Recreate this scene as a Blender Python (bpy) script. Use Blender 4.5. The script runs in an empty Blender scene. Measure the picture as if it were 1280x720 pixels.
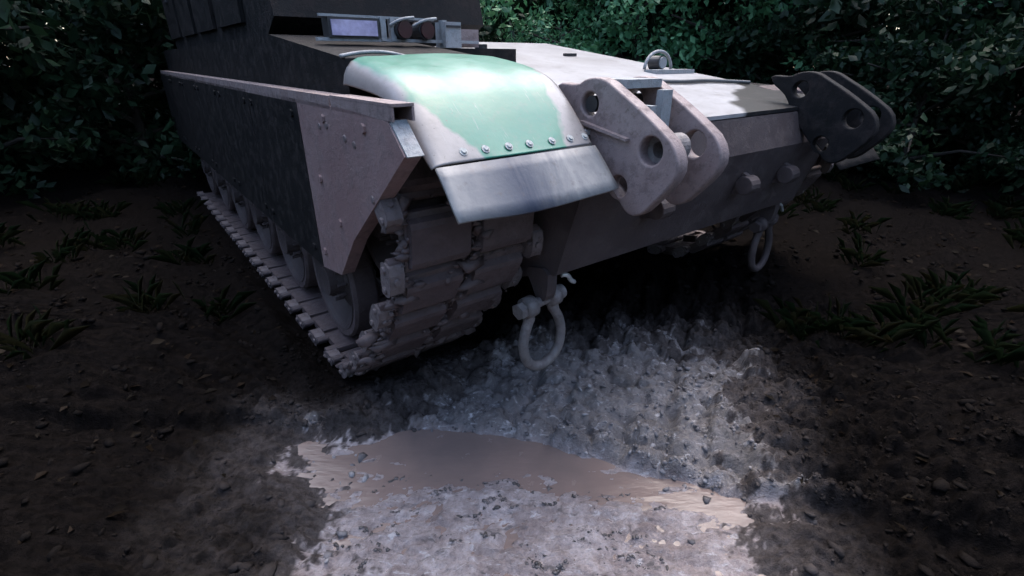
import bpy, bmesh, math, random
import numpy as np
from mathutils import Vector, Matrix
R = math.radians
random.seed(7); RNG = np.random.default_rng(11)
SC = bpy.context.scene
COL = SC.collection

# ------------------------------------------------------------------ camera
FPX = 623.0; CAM_H = 1.6; PITCH = R(24.6)
cam = bpy.data.cameras.new('camera'); cam.sensor_width = 36; cam.lens = 36*FPX/1280
cam.clip_start = 0.05; cam.clip_end = 500
co = bpy.data.objects.new('camera', cam); COL.objects.link(co)
co.location = (0, 0, CAM_H); co.rotation_euler = (R(90)-PITCH, 0, 0)
SC.camera = co

# ------------------------------------------------------------------ sky, sun, exposure
SUN_EL, SUN_AZ = R(64), R(14)           # veiled sun high beyond the vehicle, a little to the right
w = bpy.data.worlds.new('World'); SC.world = w; w.use_nodes = True
nt = w.node_tree; nt.nodes.clear()
sky = nt.nodes.new('ShaderNodeTexSky'); sky.sky_type = 'NISHITA'; sky.sun_disc = False
sky.sun_elevation = SUN_EL; sky.sun_rotation = SUN_AZ; sky.air_density = 1.0; sky.dust_density = 3.0; sky.ozone_density = 1.0
bg = nt.nodes.new('ShaderNodeBackground'); bg.inputs['Strength'].default_value = 0.13
wo = nt.nodes.new('ShaderNodeOutputWorld')
nt.links.new(sky.outputs[0], bg.inputs[0]); nt.links.new(bg.outputs[0], wo.inputs[0])
sl = bpy.data.lights.new('sun', 'SUN'); sl.energy = 0.55; sl.angle = R(75); sl.color = (1.0, 0.98, 0.95)
so = bpy.data.objects.new('sun', sl); COL.objects.link(so)
d = Vector((math.sin(SUN_AZ)*math.cos(SUN_EL), math.cos(SUN_AZ)*math.cos(SUN_EL), math.sin(SUN_EL)))
so.rotation_euler = d.to_track_quat('Z', 'Y').to_euler(); so.location = (0, 0, 12)
SC.view_settings.view_transform = 'Standard'; SC.view_settings.look = 'None'
SC.view_settings.exposure = 2.4; SC.view_settings.gamma = 1.0

# ------------------------------------------------------------------ frame of the vehicle
LX, LY = 0.79224, 0.61021               # sideways axis of the vehicle (local X)
OX, OY = -0.1492, 1.3782                # its corner on the ground
ANG = math.atan2(LY, LX)
def to_tank(x, y):
    return (x-OX)*LX+(y-OY)*LY, -(x-OX)*LY+(y-OY)*LX
def to_world(l, b):
    return OX+l*LX-b*LY, OY+l*LY+b*LX

# ------------------------------------------------------------------ materials
def mat(name, build):
    m = bpy.data.materials.new(name); m.use_nodes = True
    t = m.node_tree; n = t.nodes; bs = n['Principled BSDF']
    build(t, n, bs); return m
def nd(t, kind, **kw):
    x = t.nodes.new(kind)
    for k, v in kw.items():
        if hasattr(x, k): setattr(x, k, v)
        else: x.inputs[k].default_value = v
    return x
def coords(t, which='Object'):
    return t.nodes.new('ShaderNodeTexCoord').outputs[which]
def noise(t, vec, scale, detail=6, rough=0.6, dist=0.0):
    x = nd(t, 'ShaderNodeTexNoise', Scale=scale, Detail=detail, Roughness=rough, Distortion=dist)
    t.links.new(vec, x.inputs['Vector']); return x.outputs['Fac']
def ramp(t, fac, stops):
    r = t.nodes.new('ShaderNodeValToRGB'); e = r.color_ramp.elements
    while len(e) < len(stops): e.new(0.5)
    for i, (p, c) in enumerate(stops):
        e[i].position = p; e[i].color = (c[0], c[1], c[2], 1) if hasattr(c, '__len__') else (c, c, c, 1)
    t.links.new(fac, r.inputs[0]); return r.outputs[0]
def mix(t, fac, a, b):
    x = t.nodes.new('ShaderNodeMix'); x.data_type = 'RGBA'
    if hasattr(fac, 'links'): t.links.new(fac, x.inputs[0])
    else: x.inputs[0].default_value = fac
    for s, v in ((x.inputs[6], a), (x.inputs[7], b)):
        if hasattr(v, 'links'): t.links.new(v, s)
        else: s.default_value = (*v, 1)
    return x.outputs[2]
def math_(t, op, a, b=None, c=None, clamp=False):
    x = t.nodes.new('ShaderNodeMath'); x.operation = op; x.use_clamp = clamp
    for i, v in enumerate((a, b, c)):
        if v is None: continue
        if hasattr(v, 'links'): t.links.new(v, x.inputs[i])
        else: x.inputs[i].default_value = v
    return x.outputs[0]
def bump(t, bs, h, dist, strength=1.0):
    b = nd(t, 'ShaderNodeBump', Distance=dist, Strength=strength)
    t.links.new(h, b.inputs['Height']); t.links.new(b.outputs[0], bs.inputs['Normal'])

DUST = (0.31, 0.26, 0.25)
MUD = (0.085, 0.066, 0.062)
def paint(name, base, dust=0.35, mud=0.35, rough=0.42, scale=5.0, spec=0.4):
    """vehicle paint with dried dust, wiped streaks and mud splashes"""
    def f(t, n, bs):
        v = coords(t)
        a = ramp(t, noise(t, v, scale, 8, 0.65, 0.4), [(0.42, 0), (0.72, 1)])
        s = ramp(t, noise(t, v, scale*3.1, 8, 0.7), [(0.48, 0), (0.62, 1)])
        sp = ramp(t, noise(t, v, scale*14, 4, 0.6), [(0.60, 0), (0.68, 1)])
        c0 = mix(t, ramp(t, noise(t, v, scale*6, 5), [(0.3, 0), (0.8, 0.5)]), base, tuple(k*0.72 for k in base))
        c1 = mix(t, math_(t, 'MULTIPLY', a, dust), c0, DUST)
        c2 = mix(t, math_(t, 'MULTIPLY', s, mud), c1, MUD)
        c3 = mix(t, math_(t, 'MULTIPLY', sp, mud*0.8), c2, tuple(k*0.6 for k in MUD))
        t.links.new(c3, bs.inputs['Base Color'])
        t.links.new(ramp(t, s, [(0, rough), (1, min(0.9, rough+0.3))]), bs.inputs['Roughness'])
        bs.inputs['Specular IOR Level'].default_value = spec
        bump(t, bs, math_(t, 'ADD', math_(t, 'MULTIPLY', s, 0.6), noise(t, v, scale*30, 4)), 0.0025, 0.7)
    return mat(name, f)

BROWN = (0.21, 0.135, 0.13); BLACK = (0.012, 0.012, 0.013); GREEN = (0.018, 0.135, 0.085)
M = {}
M['brown'] = paint('brown_paint', BROWN, 0.25, 0.35, 0.5, 4)
M['black'] = paint('black_paint', (0.007, 0.007, 0.0075), 0.015, 0.16, 0.65, 4, 0.12)
M['hull'] = paint('muddy_hull', (0.052, 0.039, 0.039), 0.08, 0.5, 0.6, 4, 0.25)
M['tan'] = paint('dusty_tan', (0.20, 0.15, 0.145), 0.5, 0.5, 0.5, 6)
M['steel'] = paint('worn_steel', (0.13, 0.12, 0.118), 0.5, 0.5, 0.42, 9)
M['connector'] = paint('muddy_connector', (0.125, 0.10, 0.10), 0.25, 0.55, 0.45, 12)
M['track'] = paint('muddy_track', (0.072, 0.050, 0.050), 0.15, 0.6, 0.5, 9)
M['rubber'] = paint('muddy_rubber', (0.070, 0.049, 0.050), 0.15, 0.4, 0.6, 12, 0.3)
M['bolt'] = paint('bolt_paint', (0.36, 0.38, 0.37), 0.4, 0.4, 0.4, 20)

def f_fender(t, n, bs):
    v = coords(t)
    sep = t.nodes.new('ShaderNodeSeparateXYZ'); t.links.new(v, sep.inputs[0])
    l, b = sep.outputs[0], sep.outputs[1]
    wob = math_(t, 'MULTIPLY', math_(t, 'SUBTRACT', noise(t, v, 7, 3), 0.5), 0.10)
    # the green patch runs between two slanted, uneven borders of tan
    le = math_(t, 'SUBTRACT', math_(t, 'ADD', l, wob), math_(t, 'SUBTRACT', 0.275, math_(t, 'MULTIPLY', b, 0.78)))
    re = math_(t, 'SUBTRACT', math_(t, 'ADD', 0.50, math_(t, 'MULTIPLY', b, 0.35)), math_(t, 'ADD', l, wob))
    le = math_(t, 'MINIMUM', le, math_(t, 'SUBTRACT', math_(t, 'ADD', l, math_(t, 'MULTIPLY', wob, 0.5)), 0.03))
    g = math_(t, 'MULTIPLY', math_(t, 'MULTIPLY_ADD', le, 55, 0.5, True), math_(t, 'MULTIPLY_ADD', re, 55, 0.5, True))
    grime = ramp(t, noise(t, v, 9, 8, 0.7, 0.6), [(0.40, 0), (0.75, 0.55)])
    streak = ramp(t, noise(t, v, 26, 6, 0.7), [(0.5, 0), (0.75, 0.35)])
    tan = mix(t, grime, (0.215, 0.20, 0.195), (0.13, 0.115, 0.11))
    gr = mix(t, grime, GREEN, (0.03, 0.17, 0.135))
    c = mix(t, g, tan, gr)
    c = mix(t, streak, c, (0.11, 0.11, 0.10))
    c = mix(t, ramp(t, noise(t, v, 95, 3, 0.6), [(0.66, 0), (0.70, 0.8)]), c, (0.07, 0.06, 0.055))
    mp = nd(t, 'ShaderNodeMapping'); mp.inputs['Scale'].default_value = (120, 9, 9); t.links.new(v, mp.inputs[0])
    c = mix(t, ramp(t, noise(t, mp.outputs[0], 1.0, 3, 0.6, 0.6), [(0.66, 0), (0.72, 0.5)]), c, (0.25, 0.25, 0.24))
    t.links.new(c, bs.inputs['Base Color'])
    t.links.new(ramp(t, grime, [(0, 0.33), (0.6, 0.50)]), bs.inputs['Roughness'])
    bs.inputs['Specular IOR Level'].default_value = 0.42
    bs.inputs['Coat Weight'].default_value = 0.12; bs.inputs['Coat Roughness'].default_value = 0.35; bs.inputs['Coat IOR'].default_value = 1.5
    bump(t, bs, noise(t, v, 40, 5), 0.0015, 0.5)
M['fender'] = mat('green_camouflage_fender', f_fender)

def f_flap(t, n, bs):
    v = coords(t)
    sep = t.nodes.new('ShaderNodeSeparateXYZ'); t.links.new(v, sep.inputs[0])
    mp = nd(t, 'ShaderNodeMapping'); mp.inputs['Scale'].default_value = (7, 2.2, 2.2)
    t.links.new(v, mp.inputs[0])
    st = noise(t, mp.outputs[0], 1.3, 7, 0.65, 0.5)
    a = ramp(t, st, [(0.36, 0), (0.70, 1)])
    c = mix(t, a, (0.13, 0.135, 0.145), (0.27, 0.262, 0.25))
    # bluish stain left on the middle of the rubber
    k = math_(t, 'MULTIPLY_ADD', math_(t, 'ABSOLUTE', math_(t, 'SUBTRACT', math_(t, 'ADD', sep.outputs[0], math_(t, 'MULTIPLY', st, 0.25)), 0.40)), -4.2, 1.0, True)
    c = mix(t, math_(t, 'MULTIPLY', k, 0.9), c, (0.022, 0.03, 0.055))
    c = mix(t, ramp(t, noise(t, v, 32, 6, 0.7), [(0.55, 0), (0.72, 0.5)]), c, (0.10, 0.085, 0.08))
    t.links.new(c, bs.inputs['Base Color']); bs.inputs['Roughness'].default_value = 0.55; bs.inputs['Specular IOR Level'].default_value = 0.25
    bump(t, bs, noise(t, v, 30, 6), 0.003, 0.6)
M['flap'] = mat('stained_rubber_flap', f_flap)

def f_glacis(t, n, bs):
    v = coords(t)
    sep = t.nodes.new('ShaderNodeSeparateXYZ'); t.links.new(v, sep.inputs[0])
    a = ramp(t, noise(t, v, 2.6, 8, 0.65, 0.5), [(0.35, 0), (0.7, 1)])
    c = mix(t, a, (0.34, 0.335, 0.34), (0.22, 0.21, 0.21))
    # black camouflage field on the far front of the plate
    wob = math_(t, 'MULTIPLY', math_(t, 'SUBTRACT', noise(t, v, 1.7, 3), 0.5), 0.7)
    k = math_(t, 'SUBTRACT', math_(t, 'ADD', sep.outputs[0], wob), math_(t, 'MULTIPLY_ADD', sep.outputs[1], 1.4, 1.55))
    c = mix(t, math_(t, 'MULTIPLY_ADD', k, 12, 0.5, True), c, (0.014, 0.014, 0.015))
    c = mix(t, ramp(t, noise(t, v, 14, 7, 0.7), [(0.52, 0), (0.7, 0.4)]), c, (0.09, 0.075, 0.07))
    t.links.new(c, bs.inputs['Base Color']); bs.inputs['Roughness'].default_value = 0.36
    bump(t, bs, noise(t, v, 60, 4), 0.0015, 0.5)
M['glacis'] = mat('pale_wet_glacis', f_glacis)

def simple(name, c, rough=0.5, metal=0.0, ns=30):
    def f(t, n, bs):
        v = coords(t)
        t.links.new(mix(t, ramp(t, noise(t, v, ns, 6), [(0.35, 0), (0.7, 1)]), c, tuple(k*0.6 for k in c)), bs.inputs['Base Color'])
        bs.inputs['Roughness'].default_value = rough; bs.inputs['Metallic'].default_value = metal
    return mat(name, f)
M['clip'] = simple('bare_steel_clip', (0.75, 0.75, 0.74), 0.25, 0.6)
M['lens'] = simple('violet_lamp_glass', (0.42, 0.38, 0.55), 0.12)
M['red'] = simple('dark_red_lamp', (0.035, 0.007, 0.010), 0.3)
M['grey'] = paint('grey_paint', (0.24, 0.26, 0.27), 0.4, 0.25, 0.45, 14)
M['dark_steel'] = simple('dark_steel', (0.02, 0.02, 0.022), 0.5)
M['cable'] = simple('steel_rope', (0.08, 0.085, 0.09), 0.45, 0.5, 120)
M['bark'] = simple('dark_bark', (0.035, 0.028, 0.022), 0.9, 0, 14)

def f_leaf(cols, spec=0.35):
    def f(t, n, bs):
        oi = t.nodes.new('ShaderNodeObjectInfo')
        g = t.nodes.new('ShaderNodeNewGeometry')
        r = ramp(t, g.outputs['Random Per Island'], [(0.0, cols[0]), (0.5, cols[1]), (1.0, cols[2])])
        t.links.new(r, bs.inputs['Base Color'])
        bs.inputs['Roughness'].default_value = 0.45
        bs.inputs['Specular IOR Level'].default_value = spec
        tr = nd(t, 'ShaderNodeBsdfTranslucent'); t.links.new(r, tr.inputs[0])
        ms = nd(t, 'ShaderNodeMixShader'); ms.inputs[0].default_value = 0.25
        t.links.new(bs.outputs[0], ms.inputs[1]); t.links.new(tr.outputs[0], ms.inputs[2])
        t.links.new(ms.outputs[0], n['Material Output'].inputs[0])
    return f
M['leaf'] = mat('green_leaves', f_leaf([(0.03, 0.10, 0.045), (0.065, 0.19, 0.085), (0.13, 0.29, 0.14)]))
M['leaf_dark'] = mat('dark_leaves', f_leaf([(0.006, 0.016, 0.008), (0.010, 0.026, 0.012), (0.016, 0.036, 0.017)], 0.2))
M['grass'] = mat('dull_grass', f_leaf([(0.006, 0.012, 0.005), (0.010, 0.018, 0.008), (0.02, 0.018, 0.009)], 0.05))
M['litter'] = mat('fallen_leaves', f_leaf([(0.004, 0.003, 0.002), (0.008, 0.0055, 0.0035), (0.014, 0.009, 0.006)], 0.03))

def clay_shade_mask(t, pos):
    """painted from the terrain: 1 in the basin of pale clay slurry, 0 on dark soil, some of it painted vehicle shadow"""
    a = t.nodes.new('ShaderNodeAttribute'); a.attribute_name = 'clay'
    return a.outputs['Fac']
def f_ground(t, n, bs):
    v = coords(t)
    g = t.nodes.new('ShaderNodeNewGeometry')
    att = t.nodes.new('ShaderNodeAttribute'); att.attribute_name = 'smooth_mud'
    m = clay_shade_mask(t, v)
    a = ramp(t, noise(t, v, 6, 9, 0.68, 0.5), [(0.38, 0), (0.64, 1)])
    b = ramp(t, noise(t, v, 28, 8, 0.72, 0.3), [(0.40, 0), (0.66, 1)])
    pale = mix(t, b, (0.36, 0.32, 0.32), (0.21, 0.17, 0.165))
    warm = mix(t, b, (0.195, 0.155, 0.15), (0.125, 0.095, 0.09))
    c = mix(t, a, pale, warm)
    c = mix(t, att.outputs['Fac'], mix(t, a, (0.175, 0.16, 0.16), (0.085, 0.076, 0.075)), c)
    fl = ramp(t, noise(t, v, 75, 6, 0.75, 0.8), [(0.60, 0), (0.70, 0.75)])
    c = mix(t, fl, c, (0.05, 0.045, 0.045))
    mp = nd(t, 'ShaderNodeMapping'); mp.inputs['Scale'].default_value = (9, 24, 12); t.links.new(v, mp.inputs[0])
    c = mix(t, ramp(t, noise(t, mp.outputs[0], 1.0, 7, 0.7, 1.2), [(0.55, 0), (0.64, 0.85)]), c, (0.075, 0.064, 0.064))
    c = mix(t, ramp(t, noise(t, mp.outputs[0], 1.7, 7, 0.7, 0.8), [(0.57, 0), (0.66, 0.75)]), c, (0.45, 0.43, 0.44))
    peat_shade = mix(t, b, (0.0085, 0.007, 0.0065), (0.003, 0.0027, 0.0025))  # dark soil colour, doubling as painted vehicle shadow
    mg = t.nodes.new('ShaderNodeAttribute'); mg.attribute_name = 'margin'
    peat_shade = mix(t, mg.outputs['Fac'], peat_shade, mix(t, b, (0.085, 0.074, 0.072), (0.035, 0.030, 0.029)))
    c = mix(t, m, peat_shade, c)
    t.links.new(c, bs.inputs['Base Color'])
    r1 = ramp(t, noise(t, v, 14, 6, 0.6), [(0.35, 0.26), (0.65, 0.58)])
    t.links.new(mix(t, m, (0.85, 0.85, 0.85), r1), bs.inputs['Roughness'])
    t.links.new(math_(t, 'MULTIPLY_ADD', m, 0.48, 0.0), bs.inputs['Specular IOR Level'])
    bump(t, bs, math_(t, 'ADD', noise(t, v, 60, 8, 0.7), math_(t, 'MULTIPLY', noise(t, v, 190, 4, 0.6), 0.4)), 0.018, 0.9)
M['ground'] = mat('churned_clay_mud', f_ground)
def f_clod(t, n, bs):
    g = t.nodes.new('ShaderNodeNewGeometry')
    v = coords(t); m = clay_shade_mask(t, v)
    c = ramp(t, g.outputs['Random Per Island'], [(0, (0.07, 0.065, 0.068)), (0.6, (0.15, 0.14, 0.145)), (1, (0.25, 0.24, 0.245))])
    mg = t.nodes.new('ShaderNodeAttribute'); mg.attribute_name = 'margin'
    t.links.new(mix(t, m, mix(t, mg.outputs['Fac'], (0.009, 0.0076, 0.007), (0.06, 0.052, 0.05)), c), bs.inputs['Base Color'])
    bs.inputs['Roughness'].default_value = 0.55
    t.links.new(math_(t, 'MULTIPLY_ADD', m, 0.15, 0.0), bs.inputs['Specular IOR Level'])
    bump(t, bs, noise(t, v, 130, 6, 0.7), 0.006, 0.8)
M['clod'] = mat('mud_clods', f_clod)
def f_crumb(t, n, bs):
    g = t.nodes.new('ShaderNodeNewGeometry')
    t.links.new(ramp(t, g.outputs['Random Per Island'], [(0, (0.02, 0.018, 0.018)), (1, (0.08, 0.07, 0.07))]), bs.inputs['Base Color'])
    bs.inputs['Roughness'].default_value = 0.5
M['crumb'] = mat('dark_mud_crumbs', f_crumb)
def f_puddle(t, n, bs):
    v = coords(t)
    a = ramp(t, noise(t, v, 3.5, 6, 0.6, 0.6), [(0.35, 0), (0.7, 1)])
    c = mix(t, a, (0.155, 0.112, 0.098), (0.115, 0.088, 0.08))
    t.links.new(c, bs.inputs['Base Color'])
    t.links.new(ramp(t, noise(t, v, 9, 6, 0.6), [(0.4, 0.15), (0.7, 0.30)]), bs.inputs['Roughness'])
    bs.inputs['Specular IOR Level'].default_value = 0.45
    mp = nd(t, 'ShaderNodeMapping'); mp.inputs['Scale'].default_value = (6, 22, 6); t.links.new(v, mp.inputs[0])
    bump(t, bs, noise(t, mp.outputs[0], 1.0, 6, 0.6), 0.006, 0.45)
M['puddle'] = mat('muddy_water', f_puddle)

# ------------------------------------------------------------------ mesh helpers
def obj(name, me, m, parent=None, loc=None, smooth=False):
    o = bpy.data.objects.new(name, me); COL.objects.link(o)
    if m is not None and not me.materials: me.materials.append(M[m] if isinstance(m, str) else m)
    if parent: o.parent = parent
    if loc: o.location = loc
    if smooth:
        for p in me.polygons: p.use_smooth = True
    return o
def bm_obj(name, bm, m, parent=None, loc=None, smooth=False, bevel=0):
    if bevel:
        es = [e for e in bm.edges if len(e.link_faces) == 2 and e.calc_face_angle(0) > 0.5]
        bmesh.ops.bevel(bm, geom=es, offset=bevel, segments=2, affect='EDGES', profile=0.6, clamp_overlap=True)
    bmesh.ops.recalc_face_normals(bm, faces=bm.faces)
    me = bpy.data.meshes.new(name); bm.to_mesh(me); bm.free()
    return obj(name, me, m, parent, loc, smooth)
def tag(o, label, cat=None, group=None, kind=None):
    if label: o['label'] = label
    if cat: o['category'] = cat
    if group: o['group'] = group
    if kind: o['kind'] = kind
    return o
def box(bm, a, b):
    vs = [bm.verts.new((x, y, z)) for x in (a[0], b[0]) for y in (a[1], b[1]) for z in (a[2], b[2])]
    for q in ((0,1,3,2),(4,6,7,5),(0,4,5,1),(2,3,7,6),(0,2,6,4),(1,5,7,3)): bm.faces.new([vs[i] for i in q])
def prism(bm, poly, l0, l1):
    """polygon of (b, z) pulled along the sideways axis"""
    A = [bm.verts.new((l0, p[0], p[1])) for p in poly]; B = [bm.verts.new((l1, p[0], p[1])) for p in poly]
    bm.faces.new(A); bm.faces.new(B[::-1])
    for i in range(len(poly)):
        j = (i+1) % len(poly); bm.faces.new((A[i], A[j], B[j], B[i]))
def cyl(bm, c, axis, r, h, seg=16, r2=None):
    q = Vector(axis).normalized().to_track_quat('Z', 'Y').to_matrix().to_4x4()
    bmesh.ops.create_cone(bm, cap_ends=True, segments=seg, radius1=r, radius2=r if r2 is None else r2, depth=h, matrix=Matrix.Translation(Vector(c)) @ q)
def lathe(bm, prof, seg=28):
    """profile of (radius, x) turned about local X"""
    rings = []
    for k in range(seg):
        a = 2*math.pi*k/seg
        rings.append([bm.verts.new((x, r*math.cos(a), r*math.sin(a))) for r, x in prof])
    for k in range(seg):
        A, B = rings[k], rings[(k+1) % seg]
        for i in range(len(prof)-1): bm.faces.new((A[i], A[i+1], B[i+1], B[i]))
def tube(bm, pts, r, seg=10, close=False):
    pts = [Vector(p) for p in pts]; n = len(pts); rings = []
    up = Vector((0.13, 0.27, 0.95)).normalized()
    for i, p in enumerate(pts):
        if close: tg = pts[(i+1) % n]-pts[i-1]
        else: tg = pts[min(i+1, n-1)]-pts[max(i-1, 0)]
        tg.normalize(); s = tg.cross(up)
        if s.length < 0.05: s = tg.cross(Vector((1, 0, 0)))
        s.normalize(); u = s.cross(tg)
        rr = r[i] if hasattr(r, '__len__') else r
        rings.append([bm.verts.new(p+(s*math.cos(2*math.pi*k/seg)+u*math.sin(2*math.pi*k/seg))*rr) for k in range(seg)])
    for i in range(n if close else n-1):
        A, B = rings[i], rings[(i+1) % n]
        for k in range(seg): bm.faces.new((A[k], A[(k+1) % seg], B[(k+1) % seg], B[k]))
    if not close: bm.faces.new(rings[0][::-1]); bm.faces.new(rings[-1])
def plate_with_holes(name, outer, holes, thick, bevel, m, parent, l):
    """flat casting in the (b, z) plane with round holes, from a filled curve"""
    cu = bpy.data.curves.new(name, 'CURVE'); cu.dimensions = '2D'; cu.fill_mode = 'BOTH'
    cu.extrude = thick/2-bevel; cu.bevel_depth = bevel; cu.bevel_resolution = 2; cu.offset = -bevel
    def spl(pts):
        s = cu.splines.new('POLY'); s.points.add(len(pts)-1); s.use_cyclic_u = True
        for i, p in enumerate(pts): s.points[i].co = (p[0], p[1], 0, 1)
    spl(outer)
    for (b, z, r) in holes: spl([(b+r*math.cos(a*math.pi/12), z+r*math.sin(a*math.pi/12)) for a in range(24)])
    o = bpy.data.objects.new('tmp', cu); COL.objects.link(o)
    me = bpy.data.meshes.new_from_object(o.evaluated_get(bpy.context.evaluated_depsgraph_get()))
    bpy.data.objects.remove(o); bpy.data.curves.remove(cu)
    me.transform(Matrix(((0, 0, 1, 0), (1, 0, 0, 0), (0, 1, 0, 0), (0, 0, 0, 1))))
    me.materials.clear(); me.name = name
    return obj(name, me, m, parent, (l, 0, 0))
def smooth_poly(pts, n=3):
    for _ in range(n):
        out = []
        for i, p in enumerate(pts):
            q = pts[(i+1) % len(pts)]
            out += [(0.75*p[0]+0.25*q[0], 0.75*p[1]+0.25*q[1]), (0.25*p[0]+0.75*q[0], 0.25*p[1]+0.75*q[1])]
        pts = out
    return pts
def smooth_path(pts, n=2):
    for _ in range(n):
        out = [pts[0]]
        for p, q in zip(pts, pts[1:]):
            out += [tuple(0.75*a+0.25*b for a, b in zip(p, q)), tuple(0.25*a+0.75*b for a, b in zip(p, q))]
        pts = out+[pts[-1]]
    return pts

# ------------------------------------------------------------------ noise for the terrain
def _hash(ix, iy, s):
    h = (ix.astype(np.int64)*374761393+iy.astype(np.int64)*668265263+s*2147483647) & 0xffffffff
    h = ((h ^ (h >> 13))*1274126177) & 0xffffffff
    return ((h ^ (h >> 16)) & 0xffff)/65535.0
def vnoise(x, y, s=0):
    ix, iy = np.floor(x), np.floor(y); fx, fy = x-ix, y-iy
    ux, uy = fx*fx*fx*(fx*(fx*6-15)+10), fy*fy*fy*(fy*(fy*6-15)+10)
    a, b = _hash(ix, iy, s), _hash(ix+1, iy, s); c, d = _hash(ix, iy+1, s), _hash(ix+1, iy+1, s)
    return (a+(b-a)*ux)*(1-uy)+(c+(d-c)*ux)*uy
def fbm(x, y, f, octs, gain=0.5, s=0, ridged=False):
    o = np.zeros_like(x); amp = 1.0; tot = 0
    for k in range(octs):
        ca, sa = math.cos(0.6*k+0.3), math.sin(0.6*k+0.3)
        v = vnoise((x*ca-y*sa)*f+17.3*k, (x*sa+y*ca)*f-9.1*k, s+k)
        if ridged: v = 1-np.abs(2*v-1)
        o += amp*v; tot += amp; amp *= gain; f *= 2.03
    return o/tot
def worley(u, v, s=0, jit=0.8):
    """distance to the nearest scattered point and a random number of that point"""
    iu, iv = np.floor(u), np.floor(v); best = np.full_like(u, 9.0); rid = np.zeros_like(u)
    for du in (-1, 0, 1):
        for dv in (-1, 0, 1):
            cu, cv = iu+du, iv+dv
            d = np.hypot(cu+0.5+jit*(_hash(cu, cv, s)-0.5)-u, cv+0.5+jit*(_hash(cu, cv, s+7)-0.5)-v)
            m = d < best; best = np.where(m, d, best); rid = np.where(m, _hash(cu, cv, s+13), rid)
    return best, rid
def sstep(a, b, x):
    t = np.clip((x-a)/(b-a), 0, 1); return t*t*(3-2*t)
EDGE_X = [-60, -3, -0.76, -0.3, 0.0, 0.35, 0.68, 1.0, 1.75, 4, 60]
EDGE_Y = [1.9, 1.88, 1.84, 1.86, 1.83, 1.68, 1.56, 1.44, 1.2, 0.5, 0.5]
def terrain(x, y):
    l = (x-OX)*LX+(y-OY)*LY; b = -(x-OX)*LY+(y-OY)*LX
    rad = np.hypot(x, y-1.8)
    e = y-np.interp(x, EDGE_X, EDGE_Y)+0.05*(fbm(x, y, 5, 4, 0.55, 3)-0.5)*2
    bank = sstep(0.0, 0.05, e)                       # churned bank behind the puddle
    wp = np.interp(x, [-0.7, 0.0, 0.35, 0.75, 1.5], [0.46, 0.38, 0.26, 0.15, 0.12]); near = sstep(0.45*wp, 1.15*wp, -e)                     # crusted mud on the viewer's side
    h = -0.030*np.ones_like(x)
    # bank: slope, tread prints, clods
    s = (x*0.93-y*0.37)+0.13*(fbm(x, y, 2.6, 4, 0.55, 21)-0.5); tt = x*0.37+y*0.93
    ph = (s/0.165) % 1.0
    bars = np.where(ph < 0.45, sstep(0.0, 0.15, ph), 1-sstep(0.45, 0.68, ph))
    row = sstep(0.0, 0.24, ((tt+0.22*(fbm(x, y, 3, 3, 0.5, 5)-0.5))/0.26) % 1.0)*(0.7+0.3*sstep(0.4, 0.6, ((tt+0.5*s)/0.13) % 1.0))
    prints = bars*row*np.clip(2.6*(fbm(x, y, 3.4, 3, 0.5, 15)-0.28), 0.15, 1)*sstep(-0.25, 0.3, x+0.25*(fbm(x, y, 2.5, 3, 0.5, 8)-0.5)*2)*(1-sstep(3.0, 4.5, rad))
    hb = 0.050+0.03*sstep(0.05, 0.6, e)-0.05*sstep(0.6, 1.2, e)+0.03*prints
    hb += 0.07*(fbm(x, y, 5, 5, 0.55, 31)-0.45)
    wx = x+0.03*(fbm(x, y, 14, 3, 0.6, 201)-0.5); wy = y+0.03*(fbm(x, y, 14, 3, 0.6, 203)-0.5)
    f1, r1 = worley((wx*0.93-wy*0.37)/0.17, (wx*0.37+wy*0.93)/0.14, 301, 0.42)
    f2, r2 = worley(wx/0.052, wy/0.045, 303, 0.9); f3, r3 = worley(wx/0.024+3*r2, wy/0.022, 305, 0.9)
    hb += 0.082*(1-np.clip(f1/0.70, 0, 1)**3.4)*(0.45+0.55*r1)+0.026*(1-np.clip(f2/0.7, 0, 1)**2)*r2+0.012*(1-np.clip(f3/0.7, 0, 1)**2)*r3-0.04
    h += bank*hb
    # near crust: thin plates and pits barely above the slurry
    hn = 0.026+0.040*(fbm(x, y, 8, 6, 0.62, 51)-0.42)+0.045*(0.58-fbm(x*0.7, y*1.3, 17, 5, 0.62, 61, True))
    h += near*hn
    h += (1-near)*(1-bank)*0.040*(fbm(x*0.6, y*1.6, 9, 5, 0.6, 71)-0.30)
    # wider lie of the land: the rut the tracks stand in, rising verges
    rut = (1-sstep(0.55, 0.75, np.abs(l-0.28)))*sstep(0.75, 1.15, b)+(1-sstep(0.55, 0.75, np.abs(l-3.15)))*sstep(0.75, 1.15, b)
    h = h*(1-rut)+rut*(0.02+0.05*(fbm(x, y, 8, 4, 0.5, 77)-0.5))
    h -= 0.12*sstep(0.9, 1.4, b)*sstep(0.65, 0.8, l)*(1-sstep(2.6, 2.8, l))
    h += 0.10*sstep(1.2, 3.0, rad)*(fbm(x, y, 1.3, 4, 0.5, 81)-0.4)*(1-rut)
    h += 0.11*np.exp(-((l+0.24)/0.11)**2)*sstep(0.95, 1.5, b)*(0.4+1.2*fbm(x, y, 6, 5, 0.6, 87))
    h += sstep(1.0, 1.8, rad)*(1-rut)*(0.13*(fbm(x, y, 3.2, 5, 0.55, 83)-0.5)+0.05*(fbm(x, y, 14, 4, 0.6, 85, True)-0.5))*sstep(0.75, 1.15, np.abs(x))
    h += 0.5*sstep(5, 14, rad)*fbm(x, y, 0.15, 3, 0.5, 91)
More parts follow.
